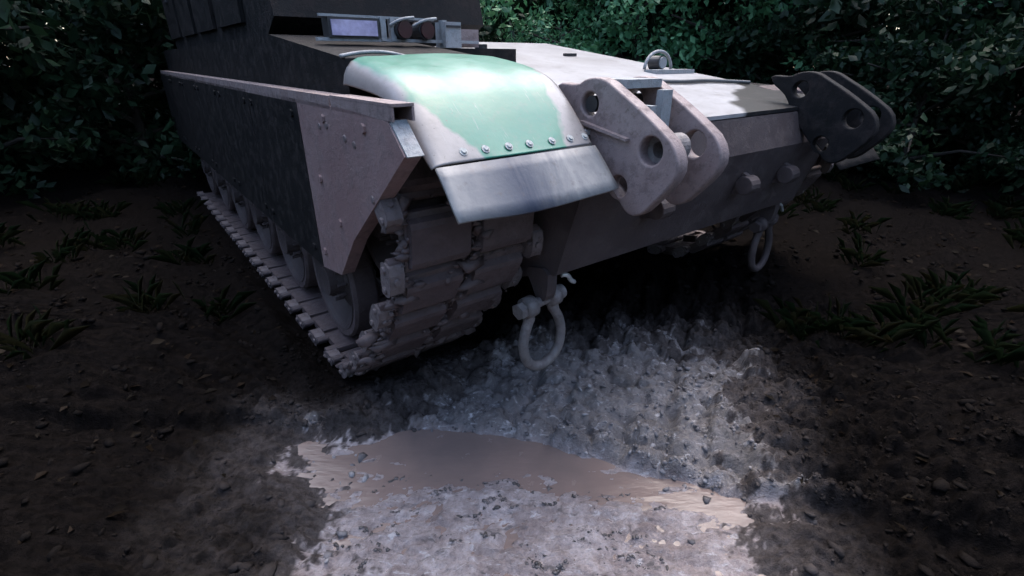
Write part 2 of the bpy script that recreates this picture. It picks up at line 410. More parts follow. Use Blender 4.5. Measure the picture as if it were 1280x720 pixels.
    k = np.minimum(0.50+0.24*y-np.abs(x-0.03), np.minimum(2.48-y, 0.50*x+2.27-y))  # dark soil at both sides; vehicle shade painted underneath and on the left bank
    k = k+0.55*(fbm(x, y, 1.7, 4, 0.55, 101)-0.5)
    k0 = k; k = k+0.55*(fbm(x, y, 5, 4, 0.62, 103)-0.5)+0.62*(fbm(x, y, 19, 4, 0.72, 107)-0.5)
    peat_shade = 1-sstep(-0.22, 0.02, k0)                   # dark soil, painted shade included, lies a hand higher than the slurry
    h += peat_shade*(0.055+0.07*(0.62-fbm(x, y, 11, 5, 0.6, 105, True)))*(1-rut)
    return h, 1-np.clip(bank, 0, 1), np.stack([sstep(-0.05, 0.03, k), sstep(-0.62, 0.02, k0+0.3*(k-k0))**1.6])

def axis(dense0, dense1, step, far0, far1):
    a = list(np.arange(dense0, dense1, step)); st = step; v = a[-1]
    while v < far1: st *= 1.11; v += st; a.append(v)
    st = step; v = a[0]; pre = []
    while v > far0: st *= 1.11; v -= st; pre.append(v)
    return np.array(pre[::-1]+a)
gx = axis(-1.25, 1.6, 0.0085, -90, 90); gy = axis(0.95, 3.0, 0.0085, -90, 90)
X, Y = np.meshgrid(gx, gy); Hh, SM, CL = terrain(X, Y)
nx, ny = len(gx), len(gy)
verts = np.stack([X.ravel(), Y.ravel(), Hh.ravel()], 1)
i0 = (np.arange(ny-1)[:, None]*nx+np.arange(nx-1)[None, :]).ravel()
quads = np.stack([i0, i0+1, i0+nx+1, i0+nx], 1)
def np_mesh(name, v, q):
    me = bpy.data.meshes.new(name); k = q.shape[1]
    me.vertices.add(len(v)); me.vertices.foreach_set('co', np.asarray(v, np.float32).ravel())
    me.loops.add(q.size); me.loops.foreach_set('vertex_index', q.astype(np.int32).ravel())
    me.polygons.add(len(q)); me.polygons.foreach_set('loop_start', np.arange(0, q.size, k, dtype=np.int32))
    me.polygons.foreach_set('loop_total', np.full(len(q), k, np.int32)); me.update(); me.validate(); return me
me = np_mesh('ground', verts, quads)
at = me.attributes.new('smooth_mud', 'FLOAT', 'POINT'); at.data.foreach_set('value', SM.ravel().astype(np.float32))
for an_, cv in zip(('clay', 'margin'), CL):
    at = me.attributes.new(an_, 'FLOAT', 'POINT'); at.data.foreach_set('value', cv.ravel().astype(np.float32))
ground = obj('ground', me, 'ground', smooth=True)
tag(ground, 'churned grey clay mud ground with tread prints', kind='structure')

# puddle of muddy water in the rut in front of the vehicle
px = np.linspace(-2.2, 2.6, 60); bm = bmesh.new()
up = [bm.verts.new((x, float(np.interp(x, EDGE_X, EDGE_Y))+0.10, -0.0125)) for x in px]
lo = [bm.verts.new((x, float(np.interp(x, EDGE_X, EDGE_Y))-0.75, -0.0125)) for x in px]
for i in range(len(px)-1): bm.faces.new((lo[i], lo[i+1], up[i+1], up[i]))
tag(bm_obj('puddle', bm, 'puddle'), 'shallow puddle of brown muddy water in front of the tread prints', kind='structure')

def scatter(name, n, pick, smin, smax, flat, m, label, sub=1, seed=3):
    rs = np.random.default_rng(seed)
    bmi = bmesh.new(); bmesh.ops.create_icosphere(bmi, subdivisions=sub, radius=1.0)
    bv = np.array([v.co[:] for v in bmi.verts]); bf = np.array([[v.index for v in f.verts] for f in bmi.faces]); bmi.free()
    P = []
    while len(P) < n:
        p = pick(rs)
        if p is not None: P.append(p)
    P = np.array(P); z, _, cl = terrain(P[:, 0], P[:, 1]); V = []; F = []
    for k in range(n):
        s = smin*(smax/smin)**(rs.random()**1.8)
        sc = s*np.array([rs.uniform(0.8, 1.7), rs.uniform(0.6, 1.1), flat*rs.uniform(0.6, 1.2)])
        jit = 1+rs.uniform(-0.55, 0.55, (len(bv), 1))
        a = rs.uniform(0, 6.283); tl = rs.normal(0, 0.35); v = bv*jit*sc
        v = v @ np.array([[1, 0, 0], [0, math.cos(tl), -math.sin(tl)], [0, math.sin(tl), math.cos(tl)]])
        v = v @ np.array([[math.cos(a), math.sin(a), 0], [-math.sin(a), math.cos(a), 0], [0, 0, 1]])
        V.append(v+[P[k, 0], P[k, 1], max(z[k], -0.014)+sc[2]*0.25]); F.append(bf+k*len(bv))
    me = np_mesh(name, np.concatenate(V), np.concatenate(F))
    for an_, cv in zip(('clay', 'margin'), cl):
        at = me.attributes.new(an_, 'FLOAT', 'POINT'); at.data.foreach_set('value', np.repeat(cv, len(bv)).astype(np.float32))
    return tag(obj(name, me, m), label, kind='stuff')
def pick_bank(rs):
    x = rs.uniform(-1.3, 2.2); e = rs.random()**1.4*1.5
    return x, float(np.interp(x, EDGE_X, EDGE_Y))+0.02+e
def pick_near(rs, cl=[]):
    if not cl:                                   # short broken lines of crumbs
        for k in range(46):
            cl.append((rs.uniform(-0.55, 0.6), rs.uniform(1.02, 1.58), rs.normal(0, 0.5), rs.uniform(0.015, 0.06)))
    c = cl[rs.integers(len(cl))]; u = rs.normal(0, 1); 
    return c[0]+c[3]*u*math.cos(c[2])+rs.normal(0, 0.004), c[1]+c[3]*u*math.sin(c[2])+0.25*c[3]*math.sin(u*2.5)+rs.normal(0, 0.003)
def pick_side(rs):
    x = rs.uniform(0.62, 4.0)*rs.choice([-1, 1]); return x, rs.uniform(0.9, 4.5)
scatter('mud_clods', 3500, pick_bank, 0.003, 0.013, 0.8, 'clod', 'loose grey mud clods strewn over the tread prints')
scatter('mud_crumbs', 620, pick_near, 0.0025, 0.010, 0.4, 'crumb', 'small dark crumbs of mud lying on the pale crust', seed=5)
scatter('peat_clods', 2600, pick_side, 0.006, 0.03, 0.6, 'clod', 'dark soil clods beside the puddle', seed=8)

# ------------------------------------------------------------------ the armoured vehicle
V = bpy.data.objects.new('armoured_vehicle', None); COL.objects.link(V)
V.location = (OX, OY, 0); V.rotation_euler = (0, 0, ANG)
tag(V, 'mud-caked green, brown and black camouflaged tracked armoured vehicle above the puddle', 'armoured vehicle')
GZ = lambda b: 1.325+0.1376*b            # height of the glacis plane
HL, HR = 0.665, 2.835                    # inner hull sides

# lower hull and the sponson behind the mudguards
bm = bmesh.new()
prism(bm, [(0.215, 1.33), (0.16, 1.16), (0.30, 0.735), (0.95, 0.50), (6.3, 0.47), (6.75, 0.95), (6.75, 1.60), (3.1, GZ(3.1)-0.02), (0.30, GZ(0.30)-0.02)], HL, HR)
hull = bm_obj('hull', bm, 'hull', V, bevel=0.012)
for l0, l1 in ((0.012, HL-0.003), (HR+0.003, 3.488)):
    bm = bmesh.new()
    if l0 < 1: prism(bm, [(0.76, 1.25), (6.7, 1.25), (6.7, 1.70), (1.75, 1.715), (0.76, 1.605)], l0, l1)
    else: prism(bm, [(0.9, 1.14), (6.7, 1.14), (6.7, 1.55), (3.0, 1.55), (0.9, GZ(0.9)-0.03)], l0, l1)
    bm_obj('sponson', bm, 'black', V, bevel=0.012)
bm = bmesh.new(); prism(bm, [(0.215, GZ(.215)), (3.1, GZ(3.1)), (3.1, GZ(3.1)-0.018), (0.215, GZ(.215)-0.018)], 0.685, 3.02)
glacis = bm_obj('glacis_plate', bm, 'glacis', V, bevel=0.004)
# weld bead and towing eye on the nose
for l in (1.15, 1.9, 2.35):
    bm = bmesh.new(); prism(bm, [(0.21, 1.05), (0.14, 1.02), (0.14, 0.95), (0.235, 0.93)], l, l+0.05)
    cyl(bm, (l+0.025, 0.165, 0.985), (1, 0, 0), 0.05, 0.09, 14)
    bm_obj('nose_lug', bm, 'hull', V, bevel=0.006)

# front mudguard: folded sheet with a rolled outer lip
PROF = smooth_path([(0.135, 1.318), (0.20, 1.382), (0.27, 1.45), (0.36, 1.525), (0.46, 1.566), (0.60, 1.595), (0.755, 1.618)], 2)
def sheet(name, prof, cols, m, parent, thick, dz=None):
    bm = bmesh.new(); grid = []
    n = len(prof)
    # outward normals of the profile
    nr = []
    for i in range(n):
        a, b = prof[max(i-1, 0)], prof[min(i+1, n-1)]; t = Vector((b[0]-a[0], b[1]-a[1])).normalized(); nr.append((-t.y, t.x))
    for side in (0, 1):
        g = []
        for i, p in enumerate(prof):
            rowv = []
            for l, drop in cols:
                q = (drop(i/(n-1)) if callable(drop) else drop)+side*thick
                rowv.append(bm.verts.new((l, p[0]-nr[i][0]*q+(dz(l, i/(n-1))[0] if dz else 0), p[1]-nr[i][1]*q+(dz(l, i/(n-1))[1] if dz else 0))))
            g.append(rowv)
        grid.append(g)
    A, B = grid; k = len(cols)
    for i in range(n-1):
        for j in range(k-1):
            bm.faces.new((A[i][j], A[i+1][j], A[i+1][j+1], A[i][j+1])); bm.faces.new((B[i][j], B[i][j+1], B[i+1][j+1], B[i+1][j]))
        bm.faces.new((A[i][0], B[i][0], B[i+1][0], A[i+1][0])); bm.faces.new((A[i][-1], A[i+1][-1], B[i+1][-1], B[i][-1]))
    for j in range(k-1):
        bm.faces.new((A[0][j], A[0][j+1], B[0][j+1], B[0][j])); bm.faces.new((A[-1][j], B[-1][j], B[-1][j+1], A[-1][j+1]))
    return bm_obj(name, bm, m, parent, smooth=True)
lip = [(-0.004, lambda t: 0.018+0.075*t), (0.0, lambda t: 0.010+0.055*t), (0.012, lambda t: 0.004+0.034*t), (0.03, lambda t: 0.001+0.016*t), (0.055, lambda t: 0.005*t)]
cols = lip+[(x, 0.0) for x in np.linspace(0.085, 0.64, 20)]+[(0.665, 0.001), (0.68, 0.006)]
dent = lambda l, t: (0.02*(l-0.34)*(1-t)*1.6, 0.006*math.sin(l*9+1)*math.sin(t*5)-0.004*math.cos(l*23)*t*(1-t)*3)
fender = sheet('mudguard', PROF, cols, 'fender', V, 0.006, dent)
fender['label'] = 'glossy green mudguard with tan borders'
# rubber flap below the fold
FP = [(0.002-0.002, 1.170), (0.03, 1.203), (0.065, 1.245), (0.10, 1.284), (0.128, 1.312)]
fcols = [(x, 0.0) for x in np.linspace(-0.002, 0.685, 26)]
curl = lambda l, t: (0.02*(l-0.34)*1.6*t+0.012*max(0, (l-0.60)/0.085)**2*(1-t)-0.006*(1-t)*math.sin(l*11), 0.010*(1-t)*math.sin(l*7.5+2.2)-0.012*max(0, (0.10-l)/0.1)**2*(1-t)*0.3)
flap = sheet('rubber_flap', FP, fcols, 'flap', V, 0.010, curl)
flap['label'] = 'blue-stained grey rubber flap hanging from the mudguard'
# bolt row above the fold
bolt_me = None
for k, l in enumerate((0.115, 0.20, 0.295, 0.385, 0.49, 0.58, 0.655)):
    if bolt_me is None:
        bm = bmesh.new(); cyl(bm, (0, 0, 0.004), (0, 0, 1), 0.0125, 0.008, 12, 0.009); cyl(bm, (0, 0, 0.001), (0, 0, 1), 0.018, 0.003, 14)
        bo = bm_obj('bolt', bm, 'bolt', fender); bolt_me = bo.data
    else: bo = obj('bolt', bolt_me, None, fender)
    bo.location = (l, 0.157+0.032*(l-0.34), 1.341+0.006*math.sin(l*9+1)*0.1+0.001); bo.rotation_euler = (R(45), 0, 0); bo.scale = (0.82, 0.82, 0.82)
# clamp bar under the fold line
bm = bmesh.new(); prism(bm, [(0.128, 1.300), (0.150, 1.322), (0.154, 1.316), (0.134, 1.294)], 0.01, 0.67); bm_obj('clamp_bar', bm, 'dark_steel', V)

# far mudguard: black paint
far = sheet('mudguard', [(p[0]+0.06, p[1]-0.20) for p in PROF], [(HR+0.005+l*0.96, 0.0) for l in np.linspace(0, 0.68, 8)], 'black', V, 0.006)
far['label'] = 'black mudguard over the far track'
ff = sheet('rubber_flap', [(p[0]+0.06, p[1]-0.20) for p in FP], [(HR+0.005+l*0.96, 0.0) for l in np.linspace(0, 0.68, 8)], 'black', V, 0.010)
ff['label'] = 'black rubber flap in front of the far track'

# side skirts: slanted front panel, then the row behind it
def skirt(poly, l0, l1, m, label=None):
    bm = bmesh.new(); prism(bm, poly, l0, l1); o = bm_obj('side_skirt', bm, m, V, bevel=0.004)
    if label: o['label'] = label
    return o
s1 = skirt([(0.238, 1.436), (0.146, 1.348), (0.66, 0.955), (0.87, 0.74), (1.12, 0.70), (1.12, 1.452), (0.53, 1.449)], -0.085, -0.027, 'brown', 'brown front skirt panel with a slanted lower edge')
for l_, (b_, z_) in enumerate(((0.42, 1.40), (0.80, 1.40), (0.95, 1.15), (1.05, 0.80), (0.78, 1.0))):
    bm = bmesh.new(); cyl(bm, (-0.088, b_, z_), (1, 0, 0), 0.017, 0.012, 6); bm_obj('bolt', bm, 'brown', s1)
b = 1.128
for k in range(6):
    wdt = 0.92
    p = skirt([(b, 0.70), (b+wdt, 0.70), (b+wdt, 1.452), (b, 1.452)], -0.085, -0.030, 'black', 'black side skirt panel')
    for (db, z_) in ((0.08, 1.39), (wdt-0.08, 1.39), (0.08, 0.78), (wdt-0.08, 0.78)):
        bm = bmesh.new(); cyl(bm, (-0.088, b+db, z_), (1, 0, 0), 0.017, 0.012, 6); bm_obj('bolt', bm, 'black', p)
    b += wdt+0.008
for k in range(6):
    b0 = 0.95+k*0.95
    skirt([(b0, 0.66), (b0+0.94, 0.66), (b0+0.94, 1.40), (b0, 1.40)], 3.53, 3.58, 'black', 'black skirt panel on the far side')
# skirt bracket above the front panel: bent channel open to the front
bm = bmesh.new()
box(bm, (-0.085, 0.205, 1.478), (-0.012, 0.70, 1.487)); box(bm, (-0.085, 0.205, 1.438), (-0.077, 0.70, 1.477))
box(bm, (-0.020, 0.205, 1.438), (-0.012, 0.70, 1.477)); box(bm, (-0.085, 0.72, 1.438), (-0.012, 6.6, 1.484))
o = bm_obj('skirt_bracket', bm, 'tan', V, bevel=0.002)
# pale worn hinge strip on the skirt's front end
bm = bmesh.new(); prism(bm, [(0.236, 1.434), (0.140, 1.345), (0.136, 1.349), (0.232, 1.440)], -0.080, -0.026); bm_obj('edge_strip', bm, 'grey', V)

# tracks --------------------------------------------------------------
PATH = [(0.95, 1.365), (0.78, 1.385), (0.62, 1.36), (0.48, 1.275), (0.395, 1.14), (0.375, 1.0), (0.425, 0.86), (0.525, 0.70), (0.66, 0.54), (0.84, 0.34), (1.02, 0.165), (1.18, 0.075), (1.40, 0.055), (6.0, 0.055)]
def resample(path, step):
    pts = [Vector(p) for p in smooth_path(path, 2)]; out = []; acc = 0.0
    for a, c in zip(pts, pts[1:]):
        L = (c-a).length; d = (c-a)/L
        while acc <= L: out.append((a+d*acc, d)); acc += step
        acc -= L
    return out
SH = 0.262; KY = 1.44
# shoe in its own frame: X sideways, Y along the run, Z outwards
def stretch(bm):
    for v in bm.verts: v.co.y *= KY
def shoe_mesh():
    bm = bmesh.new()
    for l0, l1 in ((0.045, 0.318), (0.352, 0.625)):
        prism(bm, [(-0.080, -0.022), (0.080, -0.022), (0.080, 0.006), (0.062, 0.014), (-0.062, 0.014), (-0.080, 0.006)], l0, l1)
    for y in (-0.055, 0.055): cyl(bm, (0.335, y, -0.008), (1, 0, 0), 0.021, 0.70, 10)
    box(bm, (0.322, -0.045, -0.075), (0.348, 0.045, -0.012))
    stretch(bm); return bm
def pad_mesh(l0, l1):
    bm = bmesh.new(); prism(bm, [(-0.066, 0.013), (0.066, 0.013), (0.060, 0.042), (0.046, 0.050), (-0.046, 0.050), (-0.060, 0.042)], l0, l1); stretch(bm); return bm
def conn_mesh(side):
    bm = bmesh.new(); x = 0.005 if side < 0 else 0.665
    prism(bm, smooth_poly([(0.045, -0.040), (0.137, -0.040), (0.150, -0.008), (0.137, 0.030), (0.045, 0.030), (0.030, -0.008)], 1), x-0.030, x+0.030)
    for y in (0.055, 0.127): cyl(bm, (x+side*0.034, y, -0.008), (1, 0, 0), 0.013, 0.012, 8)
    cyl(bm, (x, 0.091, 0.032), (0, 0, 1), 0.014, 0.014, 6)
    for v in bm.verts: v.co.y = (v.co.y-0.091)*1.15+0.131
    return bm
def mesh_of(bm, m, bevel=0.0):
    o = bm_obj('tmp', bm, m, None, bevel=bevel); me = o.data; bpy.data.objects.remove(o); return me
ME_SHOE = mesh_of(shoe_mesh(), 'track', 0.004); ME_SHOE.name = 'track_shoe'
ME_PADS = [mesh_of(pad_mesh(0.058, 0.306), 'rubber', 0.013), mesh_of(pad_mesh(0.364, 0.612), 'rubber', 0.013)]
ME_CON = [mesh_of(conn_mesh(-1), 'connector', 0.004), mesh_of(conn_mesh(1), 'connector', 0.004)]
def run_track(path, l0, limit):
    for k, (p, d) in enumerate(resample(path, SH)):
        if k >= limit: break
        # the path runs front-over-under, so outwards lies to the right of its direction
        yax = Vector((0, d.x, d.y)); zax = Vector((0, -d.y, d.x)); zax = -zax if zax.dot(Vector((0, p.x-0.80, p.y-0.75))) < 0 and p.x < 1.1 else zax
        if p.x >= 1.1 and p.y < 0.6: zax = Vector((0, -d.y, d.x)); zax = zax if zax.z < 0 else -zax
        xax = yax.cross(zax)
        mt = Matrix((xax, yax, zax)).transposed().to_4x4()
        off = l0 if xax.x > 0 else l0+0.67
        s = obj('track_shoe', ME_SHOE, None, V); mt.translation = Vector((off, p.x, p.y)); s.matrix_local = mt @ Matrix.Rotation(random.gauss(0, 0.012), 4, 'X')
        for pm in ME_PADS:
            obj('rubber_pad', pm, None, s)
        for cm in ME_CON: obj('end_connector', cm, None, s)
run_track(PATH, -0.055, 34)
run_track([(p[0], p[1]) for p in PATH], 2.87, 34)

def caked(l0, l1, n, seed):
    rs = np.random.default_rng(seed)
    bmi = bmesh.new(); bmesh.ops.create_icosphere(bmi, subdivisions=1, radius=1.0)
    bv = np.array([v.co[:] for v in bmi.verts]); bf = np.array([[v.index for v in f.verts] for f in bmi.faces]); bmi.free()
    pts = resample(PATH, 0.004); pts = [q for q in pts if q[0].y < 1.32 and q[0].x < 1.3]
    VV = []; FF = []
    for k in range(n):
        p, d = pts[rs.integers(len(pts))]
        l = rs.choice([rs.uniform(l0, l1), l0+0.335+rs.normal(0, 0.02), l0+0.045+rs.normal(0, 0.02)])
        nrm = np.array([0, -d.y, d.x]); nrm = nrm if nrm @ np.array([0, p.x-0.80, p.y-0.75]) > 0 else -nrm
        s = 0.004*(6.0**(rs.random()**2)); v = bv*(1+rs.uniform(-0.6, 0.6, (len(bv), 1)))*np.array([s*rs.uniform(1, 3.5), s, s*rs.uniform(0.8, 1.6)])
        v = v+np.array([l, p.x, p.y])+nrm*rs.uniform(-0.015, 0.048)
        VV.append(v); FF.append(bf+k*len(bv))
    o = obj('caked_mud', np_mesh('caked_mud', np.concatenate(VV), np.concatenate(FF)), 'track', V); o['kind'] = 'stuff'
caked(-0.05, 0.60, 800, 4)

# wheels --------------------------------------------------------------
def wheel(b_, z_, r, l, name='road_wheel', first=[None]):
    key = (name, r)
    if first[0] is None: first[0] = {}
    if key not in first[0]:
        bm = bmesh.new(); lathe(bm, [(0.03, 0.02), (0.09, 0.0), (0.10, 0.035), (r*0.55, 0.075), (r*0.80, 0.02), (r*0.86, -0.005), (r*0.86, 0.13), (0.03, 0.13)]); a = mesh_of(bm, 'hull')
        bm = bmesh.new(); lathe(bm, [(r*0.86, 0.0), (r*0.97, -0.005), (r, 0.012), (r, 0.12), (r*0.97, 0.135), (r*0.86, 0.13)]); t_ = mesh_of(bm, 'rubber')
        bm = bmesh.new(); cyl(bm, (-0.015, 0, 0), (1, 0, 0), 0.085, 0.06, 20)
        for q in range(10): cyl(bm, (0.0+0.012, 0.115*math.cos(q*0.628), 0.115*math.sin(q*0.628)), (1, 0, 0), 0.012, 0.05, 6)
        h = mesh_of(bm, 'hull', 0.004); first[0][key] = (a, t_, h)
    a, t_, h = first[0][key]
    o = obj(name, a, None, V, (l, b_, z_)); obj('tyre', t_, None, o); obj('hub', h, None, o)
for k in range(6):
    wheel(1.52+k*0.85, 0.455, 0.345, 0.06); wheel(1.52+k*0.85, 0.455, 0.345, 3.0)
wheel(0.745, 1.01, 0.30, 0.08, 'idler_wheel'); wheel(0.745, 1.01, 0.30, 3.0, 'idler_wheel')
bm = bmesh.new(); prism(bm, [(0.62, 1.12), (0.86, 1.12), (1.3, 0.9), (1.3, 0.7), (0.62, 0.9)], 0.56, 0.668); bm_obj('idler_mount', bm, 'hull', V, bevel=0.01)

# dozer mounting brackets on the nose ------------------------------------
OUT = [(0.418, 1.520), (0.30, 1.512), (0.255, 1.536), (0.20, 1.543), (0.150, 1.533), (0.09, 1.500), (0.0, 1.452), (-0.10, 1.390), (-0.170, 1.340), (-0.200, 1.270), (-0.175, 1.205), (-0.10, 1.120), (-0.06, 1.078), (-0.015, 1.065), (0.025, 1.085), (0.06, 1.125), (0.125, 1.175), (0.24, 1.300), (0.30, 1.405), (0.345, 1.44), (0.392, 1.470)]
HOLES = [(0.228, 1.447, 0.044), (-0.075, 1.312, 0.050), (0.055, 1.165, 0.042)]
def bracket(l, m, lab):
    br = plate_with_holes('bracket', smooth_poly(OUT, 1), HOLES, 0.06, 0.007, m, V, l)
    br['label'] = lab
    # bushing behind the middle hole, rib, worn rim
    bm = bmesh.new(); lathe(bm, [(0.030, -0.012), (0.050, -0.016), (0.050, 0.10), (0.030, 0.10), (0.030, -0.012)], 24)
    o = bm_obj('bushing', bm, 'steel', br, smooth=False); o.location = (0.035, -0.075, 1.312)
    bm = bmesh.new(); prism(bm, [(0.255, 1.388), (0.02, 1.345), (0.02, 1.335), (0.255, 1.376)], -0.052, -0.029); bm_obj('rib', bm, m, br, bevel=0.004)
    return br
bracket(0.765, 'tan', 'tan front bracket with three round holes')
b2 = plate_with_holes('bracket', smooth_poly(OUT, 1), HOLES, 0.06, 0.007, 'tan', V, 1.02); b2['label'] = 'tan bracket plate facing the three-holed one'
bm = bmesh.new(); cyl(bm, (0.895, 0.228, 1.447), (1, 0, 0), 0.030, 0.30, 18); bm_obj('cross_pin', bm, 'dark_steel', V)
bm = bmesh.new(); box(bm, (0.80, 0.10, 1.505), (0.99, 0.30, 1.535)); bm_obj('top_plate', bm, 'grey', V, bevel=0.006)
bm = bmesh.new(); box(bm, (0.80, -0.01, 1.40), (0.83, 0.09, 1.452)); box(bm, (0.90, 0.02, 1.34), (0.955, 0.05, 1.50)); bm_obj('spacer', bm, 'grey', V, bevel=0.006)
for l in (2.46, 2.70):
    o = plate_with_holes('bracket', smooth_poly(OUT, 1), HOLES, 0.06, 0.007, 'black', V, l); o['label'] = 'black bracket plate beside the far mudguard'

# tow shackle under the hull's corner -------------------------------------
def shackle(l, m):
    c = Vector((l-0.012, 0.385, 0.575))
    bm = bmesh.new()
    prism(bm, smooth_poly([(0.33, 0.76), (0.33, 0.64), (0.355, 0.585), (0.405, 0.585), (0.44, 0.65), (0.50, 0.72)], 1), l-0.022, l+0.034)
    lug = bm_obj('tow_lug', bm, 'hull', V, bevel=0.006)
    pts = [(-0.072, 0.0), (-0.074, -0.05), (-0.112, -0.12), (-0.130, -0.19), (-0.116, -0.27), (-0.07, -0.325), (0, -0.345), (0.07, -0.325), (0.116, -0.27), (0.130, -0.19), (0.112, -0.12), (0.074, -0.05), (0.072, 0.0)]
    pts = smooth_path(pts, 2)
    bm = bmesh.new(); tube(bm, [(p[0], 0.02*p[1]*-1, p[1]) for p in pts], [0.0245 if 0.12 < i/(len(pts)-1) < 0.88 else 0.028 for i in range(len(pts))], 14)
    for s in (-1, 1): cyl(bm, (s*0.076, 0, 0.005), (1, 0, 0), 0.050, 0.052, 20)
    bow = bm_obj('shackle_bow', bm, m, V, smooth=True); bow.location = c; bow.rotation_euler = (R(-3), R(-4), R(4))
    bm = bmesh.new(); cyl(bm, (0, 0, 0.005), (1, 0, 0), 0.025, 0.27, 16); cyl(bm, (-0.128, 0, 0.005), (1, 0, 0), 0.040, 0.034, 6); cyl(bm, (0.128, 0, 0.005), (1, 0, 0), 0.036, 0.03, 18)
    bm_obj('shackle_pin', bm, m, bow, bevel=0.003)
    bm = bmesh.new()
    tube(bm, smooth_path([(0.115, -0.03, 0.105), (0.150, -0.038, 0.098), (0.170, -0.036, 0.060), (0.200, -0.03, 0.040)], 2), 0.012, 8)
    bm_obj('retaining_clip', bm, 'clip', bow, smooth=True)
shackle(0.665, 'steel'); shackle(2.70, 'hull')

# upper works ---------------------------------------------------------------
# lamp cluster standing on the sponson behind the mudguard
bm = bmesh.new(); box(bm, (0.08, 1.235, 1.676), (0.92, 1.262, 1.690)); box(bm, (0.10, 1.24, 1.772), (0.66, 1.256, 1.782))
for l in (0.375, 0.425, 0.70): box(bm, (l, 1.23, 1.680), (l+0.026, 1.262, 1.778))
rack = bm_obj('lamp_rack', bm, 'grey', V, bevel=0.003)
bm = bmesh.new(); box(bm, (0.13, 1.225, 1.690), (0.365, 1.30, 1.768)); lam = bm_obj('headlamp', bm, 'dark_steel', V, bevel=0.008)
bm = bmesh.new(); box(bm, (0.142, 1.216, 1.698), (0.352, 1.228, 1.760)); bm_obj('lamp_lens', bm, 'lens', lam, bevel=0.003)
for l in (0.48, 0.60):
    bm = bmesh.new(); cyl(bm, (l, 1.25, 1.728), (0, 1, 0), 0.042, 0.09, 20); ml = bm_obj('marker_lamp', bm, 'dark_steel', V)
    bm = bmesh.new(); cyl(bm, (l, 1.20, 1.728), (0, 1, 0), 0.036, 0.014, 20); bm_obj('lamp_lens', bm, 'red', ml)
    bm = bmesh.new(); tube(bm, smooth_path([(l-0.06, 1.23, 1.745), (l-0.02, 1.19, 1.772), (l+0.05, 1.20, 1.780)], 2), 0.007, 8); bm_obj('lamp_guard', bm, 'grey', ml, smooth=True)
bm = bmesh.new(); box(bm, (0.70, 1.20, 1.655), (0.79, 1.30, 1.770)); bx_ = bm_obj('junction_box', bm, 'grey', V, bevel=0.008)
bm = bmesh.new(); box(bm, (0.705, 1.194, 1.745), (0.785, 1.202, 1.755)); bm_obj('lid_rim', bm, 'dark_steel', bx_)
bm = bmesh.new(); box(bm, (0.82, 1.28, 1.660), (0.95, 1.36, 1.745)); bm_obj('junction_box', bm, 'tan', V, bevel=0.008)
bm = bmesh.new(); box(bm, (0.69, 1.25, 1.49), (1.18, 1.60, 1.655)); bm_obj('equipment_box', bm, 'black', V, bevel=0.012)
for l in (0.86, 1.06):
    bm = bmesh.new(); cyl(bm, (l, 1.42, 1.665), (0, 0, 1), 0.035, 0.03, 14); bm_obj('cap', bm, 'dark_steel', V)
bm = bmesh.new(); tube(bm, smooth_path([(0.0, 0.78, 1.612), (0.08, 0.78, 1.626), (0.18, 0.78, 1.628), (0.27, 0.79, 1.612)], 2), 0.007, 8); bm_obj('grab_rail', bm, 'grey', V, smooth=True)
# superstructure
bm = bmesh.new(); prism(bm, [(2.0, 1.70), (1.78, 1.80), (2.05, 2.75), (5.8, 2.75), (5.8, 1.69), (2.0, 1.69)], 0.06, 1.33)
sup = bm_obj('superstructure', bm, 'black', V, bevel=0.02)
for l in (0.35, 0.75, 1.08):
    bm = bmesh.new(); box(bm, (l-0.09, 1.80, 2.10), (l+0.09, 1.90, 2.20)); bm_obj('vision_block', bm, 'dark_steel', sup, bevel=0.01)
for b_ in (2.4, 3.3, 4.2, 5.1):
    bm = bmesh.new(); box(bm, (0.035, b_, 1.80), (0.0585, b_+0.75, 2.55)); p = bm_obj('side_locker', bm, 'black', sup, bevel=0.008)
    bm = bmesh.new(); box(bm, (0.015, b_+0.32, 2.12), (0.036, b_+0.43, 2.16)); bm_obj('handle', bm, 'dark_steel', sup)
# far lamp with hoop guard on the glacis edge
bm = bmesh.new(); hoop = [(2.72+0.16*math.cos(a), 1.45, GZ(1.45)+0.01+0.125*math.sin(a)) for a in np.linspace(0, math.pi, 16)]
tube(bm, hoop, 0.012, 8); hp = bm_obj('lamp_hoop', bm, 'grey', V, smooth=True)
bm = bmesh.new(); cyl(bm, (2.74, 1.48, GZ(1.45)+0.055), (0, 1, 0), 0.05, 0.10, 18); lm = bm_obj('headlamp', bm, 'dark_steel', V)
bm = bmesh.new(); cyl(bm, (2.74, 1.425, GZ(1.45)+0.055), (0, 1, 0), 0.042, 0.014, 18); bm_obj('lamp_lens', bm, 'grey', lm)
bm = bmesh.new(); box(bm, (2.52, 1.30, GZ(1.3)+0.001), (2.98, 1.42, GZ(1.3)+0.03)); bm_obj('lamp_base', bm, 'grey', V, bevel=0.006)
for l, b_ in ((2.05, 1.06), (1.45, 1.9), (2.5, 2.2)):
    bm = bmesh.new(); box(bm, (l-0.06, b_-0.02, GZ(b_)), (l+0.06, b_+0.02, GZ(b_)+0.022)); bm_obj('cable_clamp', bm, 'dark_steel', V, bevel=0.004)
# tow cable lying on the glacis
def gpt(l, b_): x, y = to_world(l, b_); return (x, y, GZ(b_)+0.016)
bm = bmesh.new(); tube(bm, [gpt(l, b_) for l, b_ in smooth_path([(1.55, 1.0), (1.9, 1.05), (2.3, 0.92), (2.6, 0.95), (2.95, 0.82)], 3)], 0.013, 8)
tag(bm_obj('tow_cable', bm, 'cable', smooth=True), 'steel tow cable lying across the pale sloping front plate', 'cable')

